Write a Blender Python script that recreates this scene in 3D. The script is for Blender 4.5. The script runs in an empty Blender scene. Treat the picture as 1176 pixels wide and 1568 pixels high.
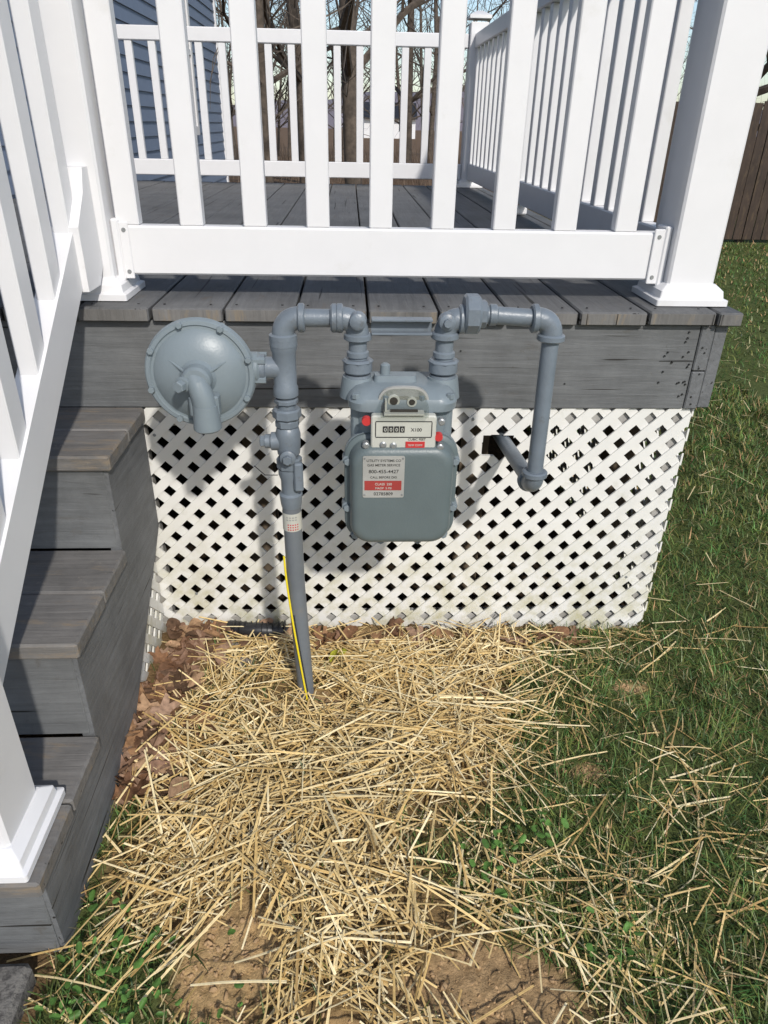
import bpy, math, random, bmesh
import numpy as np
from mathutils import Vector, Matrix
random.seed(7); rng=np.random.default_rng(7)
scene=bpy.context.scene
COL=scene.collection
# ------------------------------------------------------------ helpers
def mesh_obj(name,verts,faces,mat=None,parent=None,smooth=None):
    me=bpy.data.meshes.new(name)
    me.from_pydata([tuple(v) for v in verts],[],[tuple(f) for f in faces])
    if mat: me.materials.append(mat)
    me.update()
    if smooth is not None:
        me.polygons.foreach_set('use_smooth',[True]*len(me.polygons))
        try: me.set_sharp_from_angle(angle=math.radians(smooth))
        except Exception: pass
    ob=bpy.data.objects.new(name,me); COL.objects.link(ob)
    if parent: ob.parent=parent
    return ob
def empty(name):
    e=bpy.data.objects.new(name,None); COL.objects.link(e); e.empty_display_size=.1
    return e
class MB:
    def __init__(s): s.v=[]; s.f=[]
    def add(s,v,f):
        o=len(s.v); s.v+= [tuple(a) for a in v]; s.f+=[tuple(i+o for i in g) for g in f]
    def box(s,x0,x1,y0,y1,z0,z1,b=0.0):
        if b<=0:
            v=[(x0,y0,z0),(x1,y0,z0),(x1,y1,z0),(x0,y1,z0),(x0,y0,z1),(x1,y0,z1),(x1,y1,z1),(x0,y1,z1)]
            f=[(0,3,2,1),(4,5,6,7),(0,1,5,4),(1,2,6,5),(2,3,7,6),(3,0,4,7)]
            s.add(v,f); return
        C=[(x0,x1),(y0,y1),(z0,z1)]
        v=[];idx={}
        for sx in (0,1):
            for sy in (0,1):
                for sz in (0,1):
                    sg=(sx,sy,sz)
                    for ax in range(3):
                        p=[]
                        for k in range(3):
                            c=C[k][sg[k]]
                            if k!=ax: c+= b if sg[k]==0 else -b
                            p.append(c)
                        idx[(sg,ax)]=len(v); v.append(tuple(p))
        f=[]
        for ax in range(3):
            o=[k for k in range(3) if k!=ax]
            for sd in (0,1):
                q=[]
                for (p,r) in ((0,0),(1,0),(1,1),(0,1)):
                    sg=[0,0,0]; sg[ax]=sd; sg[o[0]]=p; sg[o[1]]=r
                    q.append(idx[(tuple(sg),ax)])
                f.append(tuple(q))
        for ax in range(3):
            o=[k for k in range(3) if k!=ax]
            for p in (0,1):
                for r in (0,1):
                    a=[0,0,0];a[o[0]]=p;a[o[1]]=r
                    c=list(a);c[ax]=1
                    a=tuple(a);c=tuple(c)
                    f.append((idx[(a,o[0])],idx[(a,o[1])],idx[(c,o[1])],idx[(c,o[0])]))
        for sx in (0,1):
            for sy in (0,1):
                for sz in (0,1):
                    f.append(tuple(idx[((sx,sy,sz),k)] for k in range(3)))
        s.add(v,f)
    def sweep(s,pts,radii,n=16,cap=True,up=None,phase=0.0,frame=None):
        P=[Vector(p) for p in pts]
        if not hasattr(radii,'__len__'): radii=[radii]*len(P)
        m=len(P); T=[]
        for i in range(m):
            d=Vector((0,0,0))
            if i>0: d+= (P[i]-P[i-1]).normalized()
            if i<m-1: d+= (P[i+1]-P[i]).normalized()
            T.append(d.normalized() if d.length>1e-6 else Vector((0,0,1)))
        if frame: T=[frame]*m
        u=Vector(up) if up else (Vector((0,0,1)) if abs(T[0].z)<.9 else Vector((0,-1,0)))
        vs=[];fs=[]
        for i in range(m):
            t=T[i]; u=(u-t*u.dot(t)).normalized(); w=t.cross(u)
            for k in range(n):
                a=2*math.pi*k/n+phase
                vs.append(P[i]+(u*math.cos(a)+w*math.sin(a))*radii[i])
        for i in range(m-1):
            for k in range(n):
                k2=(k+1)%n
                fs.append((i*n+k,i*n+k2,(i+1)*n+k2,(i+1)*n+k))
        if cap:
            fs.append(tuple(reversed(range(n)))); fs.append(tuple((m-1)*n+k for k in range(n)))
        s.add(vs,fs)
    def lathe(s,c,axis,prof,n=32,phase=0.0):
        c=Vector(c);axis=Vector(axis).normalized()
        s.sweep([c+axis*h for h,r in prof],[r for h,r in prof],n=n,phase=phase,frame=axis)
    def hexc(s,c,axis,h,r,n=6,phase=0.0):
        b=.12*r
        s.lathe(c,axis,[(-h/2,r-b),(-h/2+b,r),(h/2-b,r),(h/2,r-b)],n=n,phase=phase)
    def rloft(s,secs,axis='Y',n=6):
        vs=[];fs=[];N=4*n
        for (p,ca,cb,ha,hb,r) in secs:
            r=min(r,ha,hb)
            for q,(sa,sb) in enumerate(((1,1),(-1,1),(-1,-1),(1,-1))):
                for k in range(n):
                    a=math.pi/2*(q+k/(n-1))
                    x=ca+sa*(ha-r)+math.cos(a)*r; z=cb+sb*(hb-r)+math.sin(a)*r
                    if axis=='Y': vs.append((x,p,z))
                    elif axis=='Z': vs.append((x,z,p))
                    else: vs.append((p,x,z))
        m=len(secs)
        for i in range(m-1):
            for k in range(N):
                k2=(k+1)%N
                fs.append((i*N+k,i*N+k2,(i+1)*N+k2,(i+1)*N+k))
        fs.append(tuple(reversed(range(N)))); fs.append(tuple((m-1)*N+k for k in range(N)))
        s.add(vs,fs)
    def prismX(s,poly,x0,x1):
        n=len(poly)
        v=[(x0,y,z) for y,z in poly]+[(x1,y,z) for y,z in poly]
        f=[tuple(range(n)),tuple(reversed(range(n,2*n)))]+[(i,i+n,(i+1)%n+n,(i+1)%n) for i in range(n)]
        s.add(v,f)
    def prismY(s,poly,y0,y1):
        n=len(poly)
        v=[(x,y0,z) for x,z in poly]+[(x,y1,z) for x,z in poly]
        f=[tuple(reversed(range(n))),tuple(range(n,2*n))]+[(i,(i+1)%n,(i+1)%n+n,i+n) for i in range(n)]
        s.add(v,f)
    def obj(s,name,mat,parent=None,smooth=None):
        ob=mesh_obj(name,s.v,s.f,mat,parent,smooth)
        bm=bmesh.new(); bm.from_mesh(ob.data); bmesh.ops.recalc_face_normals(bm,faces=bm.faces); bm.to_mesh(ob.data); bm.free()
        if smooth is not None:
            try: ob.data.set_sharp_from_angle(angle=math.radians(smooth))
            except Exception: pass
        return ob
def arc(c,p0,p1,n=7):
    c=Vector(c);p0=Vector(p0);p1=Vector(p1);o=[]
    for i in range(n+1):
        t=i/n
        o.append(p0*(1-t)**2+c*2*t*(1-t)+p1*t*t)
    return o
# ------------------------------------------------------------ materials
def newmat(name):
    m=bpy.data.materials.new(name); m.use_nodes=True
    nt=m.node_tree; b=nt.nodes['Principled BSDF']
    return m,nt,b
def noise(nt,scale,detail=5,rough=.6,vec=None,dist=0):
    n=nt.nodes.new('ShaderNodeTexNoise'); n.inputs['Scale'].default_value=scale
    n.inputs['Detail'].default_value=detail; n.inputs['Roughness'].default_value=rough
    n.inputs['Distortion'].default_value=dist
    if vec: nt.links.new(vec,n.inputs['Vector'])
    return n.outputs['Fac']
def ramp(nt,fac,stops):
    r=nt.nodes.new('ShaderNodeValToRGB'); e=r.color_ramp.elements
    while len(e)<len(stops): e.new(.5)
    for i,(p,c) in enumerate(stops):
        e[i].position=p; e[i].color=(c,c,c,1) if not hasattr(c,'__len__') else (*c,1)
    nt.links.new(fac,r.inputs[0]); return r.outputs[0]
def mix(nt,fac,a,b,mode='MIX'):
    m=nt.nodes.new('ShaderNodeMix'); m.data_type='RGBA'; m.blend_type=mode
    for s,v in ((0,fac),(6,a),(7,b)):
        if isinstance(v,bpy.types.NodeSocket): nt.links.new(v,m.inputs[s])
        elif s==0: m.inputs[0].default_value=v
        else: m.inputs[s].default_value=(*v,1)
    return m.outputs[2]
def bump(nt,b,h,strength,dist=.01):
    n=nt.nodes.new('ShaderNodeBump'); n.inputs['Strength'].default_value=strength; n.inputs['Distance'].default_value=dist
    nt.links.new(h,n.inputs['Height']); nt.links.new(n.outputs[0],b.inputs['Normal'])
def ocoord(nt,scale=(1,1,1)):
    t=nt.nodes.new('ShaderNodeTexCoord'); m=nt.nodes.new('ShaderNodeMapping'); m.inputs['Scale'].default_value=scale
    nt.links.new(t.outputs['Object'],m.inputs[0]); return m.outputs[0]
def mat_paint(name,col,var=.15,rough=.45,bscale=60,bstr=.15,dirt=None,dscale=6,dthr=(.55,.75),metal=0,spec=.5,lowdirt=None):
    m,nt,b=newmat(name); v=ocoord(nt)
    n1=noise(nt,9,4,.6,v)
    c=ramp(nt,n1,[(.3,tuple(x*(1-var) for x in col)),(.7,tuple(min(1,x*(1+var)) for x in col))])
    if dirt:
        d=ramp(nt,noise(nt,dscale,8,.7,v),[(dthr[0],0.),(dthr[1],1.)])
        c=mix(nt,d,c,dirt)
    if lowdirt:   # mildew that gathers toward the ground
        sp=nt.nodes.new('ShaderNodeSeparateXYZ'); nt.links.new(v,sp.inputs[0])
        hz=ramp(nt,sp.outputs['Z'],[(.0,1.),(.5,.0)])
        nn=ramp(nt,noise(nt,11,8,.75,v),[(.42,0.),(.68,1.)])
        f=mix(nt,1.0,hz,nn,'MULTIPLY')
        c=mix(nt,f,c,lowdirt)
    nt.links.new(c,b.inputs['Base Color']); b.inputs['Roughness'].default_value=rough; b.inputs['Metallic'].default_value=metal
    b.inputs['Specular IOR Level'].default_value=spec
    bump(nt,b,noise(nt,bscale,4,.6,v),bstr,.004)
    return m
def mat_wood(name,axis,col=(.125,.135,.145),worn=(.20,.15,.10),wthr=(.62,.72),rough=.6,chips=None):
    m,nt,b=newmat(name)
    sc=[26,26,26]; sc[axis]=1.6
    v=ocoord(nt,tuple(sc)); v0=ocoord(nt)
    g=noise(nt,2.2,6,.65,v,.6)
    c=ramp(nt,g,[(.25,tuple(x*.76 for x in col)),(.5,col),(.75,tuple(x*1.2 for x in col))])
    big=ramp(nt,noise(nt,4,7,.7,v0),[(.3,.7),(.7,1.22)])
    c=mix(nt,1.0,c,big,'MULTIPLY')
    sc2=[14,14,14]; sc2[axis]=3
    w=ramp(nt,noise(nt,1.6,8,.75,ocoord(nt,tuple(sc2)),.3),[(wthr[0],0.),(wthr[1],1.)])
    c=mix(nt,w,c,worn)
    if chips:
        ch=ramp(nt,noise(nt,22,9,.8,v0,.4),[(.60,0.),(.64,1.)])
        c=mix(nt,ch,c,chips)
    sc3=[40,40,40]; sc3[axis]=1.1
    ck=ramp(nt,noise(nt,1.5,3,.5,ocoord(nt,tuple(sc3)),.4),[(.67,0.),(.70,1.)])
    c=mix(nt,ck,c,(.02,.018,.016))
    nt.links.new(c,b.inputs['Base Color']); b.inputs['Roughness'].default_value=rough
    b.inputs['Specular IOR Level'].default_value=.3
    bump(nt,b,g,.6,.004)
    return m
def mat_attr(name,rough=.7,trans=0,spec=.2,ns=40,nv=(.75,1.2),bstr=0,bdist=.01,bs=60):
    m,nt,b=newmat(name)
    a=nt.nodes.new('ShaderNodeAttribute'); a.attribute_name='Col'
    v=ocoord(nt)
    n=ramp(nt,noise(nt,ns,6,.65,v),[(.3,nv[0]),(.7,nv[1])])
    c=mix(nt,1.0,a.outputs['Color'],n,'MULTIPLY')
    nt.links.new(c,b.inputs['Base Color']); b.inputs['Roughness'].default_value=rough
    b.inputs['Specular IOR Level'].default_value=spec
    if bstr: bump(nt,b,noise(nt,bs,8,.7,v),bstr,bdist)
    if trans:
        tr=nt.nodes.new('ShaderNodeBsdfTranslucent'); nt.links.new(c,tr.inputs[0])
        ms=nt.nodes.new('ShaderNodeMixShader'); ms.inputs[0].default_value=trans
        nt.links.new(b.outputs[0],ms.inputs[1]); nt.links.new(tr.outputs[0],ms.inputs[2])
        nt.links.new(ms.outputs[0],nt.nodes['Material Output'].inputs[0])
    return m
def setcol(ob,cols):
    a=ob.data.color_attributes.new('Col','FLOAT_COLOR','POINT')
    c=np.ones((len(cols),4),dtype=np.float32); c[:,:3]=cols
    a.data.foreach_set('color',c.ravel())
M_vinyl=mat_paint('white_vinyl',(.69,.685,.69),.02,.35,14,.05,(.56,.55,.52),5,(.60,.9))
M_latt=mat_paint('lattice_vinyl',(.69,.68,.645),.04,.5,30,.08,(.44,.42,.33),7,(.60,.85),lowdirt=(.40,.37,.20))
M_back=mat_paint('lattice_backing',(.33,.32,.30),.2,.7,30,.3,(.2,.18,.14),12,(.5,.8))
M_deckY=mat_wood('deck_paint_y',1,(.11,.111,.112),worn=(.10,.08,.06),wthr=(.58,.72))
M_rim=mat_wood('rim_paint_x',0,(.132,.136,.138),worn=(.09,.083,.075),wthr=(.60,.74),chips=(.108,.106,.102))
M_end=mat_wood('deck_end_paint',2,(.15,.145,.138),worn=(.22,.18,.13),wthr=(.52,.66))
M_tread=mat_wood('tread_paint',0,(.155,.148,.14),worn=(.22,.175,.125),wthr=(.54,.68),chips=(.19,.175,.155))
M_str=mat_wood('stringer_paint',1,(.135,.139,.143),worn=(.085,.078,.07),wthr=(.60,.76),chips=(.11,.108,.104))
M_meter=mat_paint('meter_grey_paint',(.175,.21,.23),.06,.38,160,.12)
M_meter2=mat_paint('meter_cover_grey',(.105,.132,.136),.06,.40,220,.14)
M_pipe=mat_paint('pipe_grey_paint',(.145,.172,.20),.14,.36,120,.25,(.105,.11,.115),30,(.6,.75))
M_riser=mat_paint('riser_coating',(.13,.145,.16),.12,.45,90,.12,(.2,.17,.13),20,(.60,.8))
M_dark=mat_paint('dark_hole',(.02,.02,.02),.1,.6)
M_black=mat_paint('black_plastic',(.02,.02,.022),.1,.4)
M_red=mat_paint('red_seal',(.46,.035,.035),.05,.4)
M_redband=mat_paint('label_red',(.30,.04,.035),.12,.45)
M_silver=mat_paint('label_silver',(.42,.42,.40),.1,.35,40,.05,metal=.3)
M_labelw=mat_paint('label_white',(.46,.46,.41),.08,.45)
M_yellow=mat_paint('yellow_wire',(.75,.6,.02),.05,.4)
M_screw=mat_paint('screw_steel',(.30,.31,.31),.1,.4,metal=.5)
M_siding=mat_paint('blue_siding',(.15,.19,.27),.04,.55,30,.05)
M_fence=mat_wood('fence_wood',2,(.045,.03,.022),worn=(.13,.09,.05),wthr=(.52,.8))
M_bark=mat_paint('bark',(.085,.067,.052),.45,.9,30,.9)
M_conc=mat_paint('concrete_aggregate',(.16,.15,.135),.3,.9,140,.9,(.07,.065,.06),60,(.48,.6))
M_beam=mat_paint('raw_wood',(.12,.09,.06),.2,.8)
m,nt,b=newmat('clear_plastic')
tb=nt.nodes.new('ShaderNodeBsdfTransparent'); gb=nt.nodes.new('ShaderNodeBsdfGlossy'); gb.inputs['Roughness'].default_value=.1
tb.inputs[0].default_value=(.90,.92,.91,1)
ms=nt.nodes.new('ShaderNodeMixShader'); ms.inputs[0].default_value=.12; nt.links.new(tb.outputs[0],ms.inputs[1]); nt.links.new(gb.outputs[0],ms.inputs[2]); nt.links.new(ms.outputs[0],nt.nodes['Material Output'].inputs[0]); M_clear=m
m,nt,b=newmat('window_glass'); b.inputs['Base Color'].default_value=(.03,.04,.05,1); b.inputs['Roughness'].default_value=.08; M_glass=m

# ------------------------------------------------------------ ground
DK=1.064
SY=[-1.6,-1.25,-1.11,-.977,-.82,-.633,-.405,-.12,-.02,.05]
SL=[-.17,-.17,-.24,-.54,-.57,-.57,-.46,-.33,-.25,-.25]
SR=[.47,.44,.40,.25,.25,.32,.38,.60,.62,.6]
def sstep(a,b,x): 
    t=np.clip((x-a)/(b-a),0,1); return t*t*(3-2*t)
def wob(x,y): return .04*np.sin(9*x+3*y)+.03*np.sin(17*y-6*x+1)+.02*np.sin(31*x+23*y)
DP=[(-.25,-1.08,.10,.15),(.27,-1.15,.20,.085),(.02,-.06,.14,.045),(-.02,-1.24,.05,.05),(.62,-.62,.045,.035),(.85,-.30,.06,.03),(-.07,-.36,.06,.05),(.42,-.30,.05,.03)]
def dirt(x,y):
    d=np.zeros_like(x)
    for cx,cy,rx,ry in DP:
        q=np.sqrt(((x-cx)/rx)**2+((y-cy)/ry)**2)+wob(x*2,y*2)*3
        d=np.maximum(d,1-sstep(.75,1.15,q))
    return d
def straw_m(x,y):
    l=np.interp(y,SY,SL);r=np.interp(y,SY,SR);w=wob(x,y)*1.3
    s=sstep(-.09,.09,x-l+w)*sstep(-.12,.10,r-x+w)
    return s*(1-sstep(-.02,.03,y))
def leafm(x,y):
    return sstep(-.68,-.66,x)*(1-sstep(-.47,-.39,x+.35*np.maximum(0,-y-.25)))*sstep(-.74,-.5,y)*(1-sstep(0,.05,y))
def grassm(x,y):
    s=straw_m(x,y)
    g=(1-.9*s)*(1-dirt(x,y))
    under=sstep(-.01,.02,y)*(1-sstep(.97,1.0,x))
    g=g*(1-under)*(1-leafm(x,y)*.97)
    g=g*np.where((y>-.2)&(x<.6),.35,1)
    return g*np.where(x<-.6,0,1)
def gh(x,y):
    near=1-sstep(2,6,np.hypot(x,y))
    h=.010*np.sin(5*x+1.3)*np.cos(6*y)+.006*np.sin(13*x+4*y)+.005*np.sin(19*y-8*x)
    h=h+.035*straw_m(x,y)*np.exp(-((x-.02)**2/.12+(y+.75)**2/.15))
    h=h+.03*leafm(x,y)-.012*dirt(x,y)
    return h*near
def axis_pts(lo,hi,step,far):
    a=list(np.arange(lo,hi+1e-6,step)); s=step; p=hi
    while p<far: s*=1.22; p+=s; a.append(p)
    p=lo; s=step; pre=[]
    while p>-far: s*=1.22; p-=s; pre.append(p)
    return np.array(pre[::-1]+a)
xs=axis_pts(-1.0,1.9,.012,900); ys=axis_pts(-1.7,.3,.012,900)
X,Y=np.meshgrid(xs,ys)
Z=gh(X,Y)+np.where((np.abs(X)<2)&(np.abs(Y)<1.8),rng.normal(0,.0016,X.shape)*(1+1.6*dirt(X,Y)),0)
Z=Z-np.clip((Y-18)/60,0,1)*1.2
nx,ny=len(xs),len(ys)
V=np.stack([X.ravel(),Y.ravel(),Z.ravel()],1)
ii=(np.arange(ny-1)[:,None]*nx+np.arange(nx-1)[None,:]).ravel()
F=np.stack([ii,ii+1,ii+nx+1,ii+nx],1)
def npmesh(name,V,F,mat,parent=None):
    me=bpy.data.meshes.new(name); me.vertices.add(len(V)); me.vertices.foreach_set('co',V.ravel().astype(np.float32))
    me.loops.add(F.size); me.loops.foreach_set('vertex_index',F.ravel().astype(np.int32))
    me.polygons.add(len(F)); me.polygons.foreach_set('loop_start',np.arange(0,F.size,4,dtype=np.int32)); me.polygons.foreach_set('loop_total',np.full(len(F),4,dtype=np.int32))
    me.update(); me.polygons.foreach_set('use_smooth',[True]*len(F)); me.materials.append(mat)
    ob=bpy.data.objects.new(name,me); COL.objects.link(ob)
    if parent: ob.parent=parent
    return ob
ground=npmesh('ground',V,F,mat_attr('ground_soil',.95,0,.1,55,(.6,1.35),.9,.012,90))
x,y=V[:,0],V[:,1]
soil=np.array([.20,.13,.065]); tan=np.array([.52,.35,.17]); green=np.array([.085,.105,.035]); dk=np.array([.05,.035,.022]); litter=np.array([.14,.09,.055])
g=grassm(x,y)[:,None]; d=dirt(x,y)[:,None]; s=straw_m(x,y)[:,None]
c=soil*(1-g)+green*g
c=c*(1-s*.6)+np.array([.30,.20,.09])*s*.6
tmix=np.where((x<0)&(y<-.5),1.,.55)[:,None]
c=c*(1-d)+(tan*tmix+np.array([.27,.18,.11])*(1-tmix))*d
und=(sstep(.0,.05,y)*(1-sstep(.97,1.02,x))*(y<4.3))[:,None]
c=c*(1-und)+dk*und  # shade under the deck is painted into the ground colour
lf=(sstep(9,16,y))[:,None]
c=c*(1-lf)+litter*lf
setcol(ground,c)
# ------------------------------------------------------------ blades
def ribbons(name,bx,by,bz,az,length,width,lean,curl,col,mat,tipw=.15,seg=3,roll=None,parent=None):
    n=len(bx); dirx=np.cos(az);diry=np.sin(az)
    if roll is None: roll=np.zeros(n)
    px=-diry;py=dirx
    V=np.zeros((n,seg+1,2,3)); 
    cx=bx.copy();cy=by.copy();cz=bz.copy();ang=lean.copy()
    for k in range(seg+1):
        t=k/seg
        w=width*(1-(1-tipw)*t**1.5)*.5
        V[:,k,0,0]=cx-px*w*np.cos(roll);V[:,k,0,1]=cy-py*w*np.cos(roll);V[:,k,0,2]=cz-w*np.sin(roll)
        V[:,k,1,0]=cx+px*w*np.cos(roll);V[:,k,1,1]=cy+py*w*np.cos(roll);V[:,k,1,2]=cz+w*np.sin(roll)
        L=length/seg
        cx=cx+dirx*np.cos(ang)*L; cy=cy+diry*np.cos(ang)*L; cz=cz+np.sin(ang)*L
        ang=ang-curl/seg
    nv=(seg+1)*2
    base=(np.arange(n)*nv)[:,None]
    fs=[base+np.array([[2*k,2*k+1,2*k+3,2*k+2]]) for k in range(seg)]
    ob=npmesh(name,V.reshape(-1,3),np.stack(fs,1).reshape(-1,4),mat,parent)
    setcol(ob,np.repeat(col,nv,axis=0))
    return ob
def sample(n,x0,x1,y0,y1,fn):
    x=rng.uniform(x0,x1,n);y=rng.uniform(y0,y1,n);k=rng.uniform(0,1,n)<fn(x,y)
    return x[k],y[k]
M_grass=mat_attr('grass_blades',.5,.3,.3,5,(.7,1.3))
gx,gy=[],[]
patch=lambda x,y:.55+.45*np.sin(7*x+2*y)*np.sin(5*y-3*x+1)
def gf(x,y): return grassm(x,y)*np.clip(.35+patch(x,y),0,1)
a,b_=sample(60000,-.75,1.6,-1.6,.0,gf); gx.append(a);gy.append(b_)
a,b_=sample(30000,.98,2.6,0,2.6,lambda x,y:np.ones_like(x)); gx.append(a);gy.append(b_)
a,b_=sample(36000,.98,9,2.6,9.3,lambda x,y:(x>y*.42+.2)*1.); gx.append(a);gy.append(b_)
gx=np.concatenate(gx);gy=np.concatenate(gy);n=len(gx)
dist=np.hypot(gx,gy+1.9)
ln=rng.uniform(.025,.07,n)*np.where(dist>3,1.1,1)*(.7+.5*patch(gx*2.3,gy*2.1)); wd=rng.uniform(.002,.0042,n)*np.clip(dist/2.2,1,4)
base=np.array([[.165,.245,.065]]); col=base*rng.uniform(.4,1.45,(n,1))
tuft=(.78+.32*np.sin(21*gx+4*gy)*np.sin(17*gy-9*gx))[:,None]; col=col*tuft
yel=rng.uniform(0,1,n)<.17; col[yel]=np.array([.40,.34,.17])*rng.uniform(.7,1.3,(yel.sum(),1))
col[:,0]*=rng.uniform(.6,1.5,n)
grass=ribbons('grass',gx,gy,gh(gx,gy)-.003,rng.uniform(0,6.283,n),ln,wd,rng.uniform(.3,1.4,n),rng.uniform(.2,1.5,n),col,M_grass,.1,3)
# ------------------------------------------------------------ straw
M_straw=mat_attr('straw',.40,0,.45,90,(.85,1.15))
def straw(name,n0,fn,lmin,lmax,wmin,wmax,zmax,parent,align=1.0,pw=1.5):
    x,y=sample(n0,-.72,1.9,-1.6,.02,fn); n=len(x)
    L=lmin+(lmax-lmin)*rng.uniform(0,1,n)**pw; w=rng.uniform(wmin,wmax,n)
    az=1.2*np.sin(3.1*x+1)+1.4*np.sin(4.3*y+2*x)+rng.normal(0,align,n)+np.where(rng.uniform(0,1,n)<.5,math.pi,0)
    ex=x+np.cos(az)*L; ey=y+np.sin(az)*L
    k=(ex>-.585)&((ey<.0)|(ex>1.0))&((dirt(x+np.cos(az)*L*.6,y+np.sin(az)*L*.6)<.5)|(rng.uniform(0,1,n)<.18)); x,y,L,w,az=x[k],y[k],L[k],w[k],az[k]; n=len(x); ex,ey=ex[k],ey[k]
    lift=rng.uniform(0,1,n)**1.3*zmax*np.clip(straw_m(x,y)+.3,0,1)
    z0=gh(x,y)+.004+lift; z1=gh(ex,ey)+.004+lift*rng.uniform(.3,1.2,n)+rng.uniform(-.004,.022,n)
    lean=np.arcsin(np.clip((z1-z0)/L,-.5,.5))
    cur=rng.normal(0,.16,n)
    pal=np.array([[.74,.55,.25],[.82,.66,.36],[.62,.43,.17],[.44,.29,.11],[.90,.77,.48]])
    col=pal[rng.choice(5,n,p=[.32,.25,.20,.08,.15])]*rng.uniform(.78,1.1,(n,1))
    r1=rng.uniform(-.4,.4,n)
    ribbons(name+'_a',x,y,z0,az,L,w,lean+cur*.5,cur,col,M_straw,.75,3,r1,parent)
    ribbons(name+'_b',x,y,z0-.0008,az,L,w*.7,lean+cur*.5,cur,col*.8,M_straw,.75,3,r1+1.4,parent)
straw_p=empty('straw')
clump=lambda x,y:(.30+.70*sstep(-.6,.5,np.sin(8*x+3)*np.sin(7*y+1)+.5*np.sin(15*x-9*y)+.25))
sm=lambda x,y:straw_m(x,y)**.8*(1-.94*dirt(x,y))*clump(x,y)*(1-np.where(y<-.3,.45,.85)*leafm(x,y))
straw('straw_mound',16500,sm,.06,.26,.0026,.0058,.05,straw_p,.85)
straw('straw_fine',14000,sm,.02,.09,.0012,.003,.03,straw_p,1.5)
def sc(x,y):
    d=np.clip(1.15-.6*(x-.30),.4,1)*(.16+.84*sstep(-.1,.7,np.sin(6*x+1.7)*np.sin(9*y+2*x)+.2))
    d=d*np.where((x>.9)&(y>-.8),.55,1)
    return np.where(x>.15,d,.5)*(1-straw_m(x,y))*(1-.7*dirt(x,y))*(1-.6*leafm(x,y))
straw('straw_scatter',6000,sc,.05,.20,.0022,.005,.045,straw_p,1.2)
x,y=sample(1800,1.0,3.5,0,4,lambda x,y:np.full_like(x,.13)); n=len(x)
ribbons('straw_far',x,y,np.full(n,.045),rng.uniform(0,6.28,n),rng.uniform(.05,.16,n),np.full(n,.004),rng.normal(0,.1,n),np.zeros(n),np.tile([[.7,.56,.3]],(n,1)),M_straw,.7,2,None,straw_p)
# ------------------------------------------------------------ dead leaves
M_leaf=mat_attr('dead_leaf',.7,.12,.25,70,(.6,1.3))
def leaf_mesh(name,pts,mat,parent=None):
    vs=[];fs=[];cols=[]
    for (px,py,pz,size,col,lobed) in pts:
        az=random.uniform(0,6.28); tx=random.uniform(-.5,.5);ty=random.uniform(-.5,.5)
        R=Matrix.Rotation(az,3,'Z')@Matrix.Rotation(tx,3,'X')@Matrix.Rotation(ty,3,'Y')
        o=len(vs);N=18;cur=random.uniform(.3,1.6)*(1 if random.random()<.5 else -1)
        rings=[.35,.7,1.0]
        vs.append((px,py,pz));cols.append(col)
        for r in rings:
            for k in range(N):
                a=2*math.pi*k/N
                rad=(1+(.42*math.cos(5*a)*r if lobed else 0))*(.75+.25*abs(math.cos(a)))
                u=math.cos(a)*rad*r*size*.5;v=math.sin(a)*rad*r*size*.36
                w=cur*v*v/size*1.6+random.uniform(-.05,.05)*size*r
                p=R@Vector((u,v,w)); vs.append((px+p.x,py+p.y,max(pz+p.z,pz-.008)))
                q=random.uniform(.85,1.1);cols.append((col[0]*q,col[1]*q,col[2]*q))
        for k in range(N):
            k2=(k+1)%N
            fs.append((o,o+1+k,o+1+k2))
            for j in range(2):
                fs.append((o+1+j*N+k,o+1+(j+1)*N+k,o+1+(j+1)*N+k2,o+1+j*N+k2))
    ob=mesh_obj(name,vs,fs,mat,parent,60); setcol(ob,np.array(cols)); return ob
L=[]
pal=[(.24,.125,.065),(.31,.175,.09),(.17,.09,.05),(.38,.24,.14),(.12,.07,.042),(.33,.21,.14),(.24,.14,.09)]
def g1(x,y): return float(gh(np.array([x]),np.array([y]))[0])
for i in range(250):
    yy=random.uniform(-.68,-.02); xx=-.60+abs(random.gauss(0,.07))+(.07 if yy>-.3 else 0)*random.random()
    if i%6==0: xx=random.uniform(-.5,.75); yy=random.uniform(-.10,-.03)
    L.append((xx,yy,g1(xx,yy)+random.uniform(.006,.04),random.uniform(.035,.10),random.choice(pal),random.random()<.6))
leaf_mesh('dead_leaves',L,M_leaf)
M_weed=mat_attr('weed_leaf',.5,.3,.3,30,(.8,1.2))
W=[]
for cx,cy,nn,sp in [(.42,-.79,16,.05),(.36,-.86,10,.04),(-.45,-1.05,26,.07),(-.52,-1.15,26,.06),(-.36,-1.17,20,.06),(.55,-1.05,12,.06),(-.5,-.97,10,.03),(.30,-.95,10,.04)]:
    for i in range(nn):
        xx=random.gauss(cx,sp);yy=random.gauss(cy,sp*.7)
        if xx<-.585: continue
        k=random.uniform(.7,1.4);W.append((xx,yy,g1(xx,yy)+random.uniform(.02,.05),random.uniform(.012,.026),(.11*k,.23*k,.05*k),False))
W.append((-.055,-.19,.05,.05,(.5,.5,.05),False)); W.append((-.03,-.17,.05,.04,(.5,.5,.05),False))
leaf_mesh('clover_weeds',W,M_weed)
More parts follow.
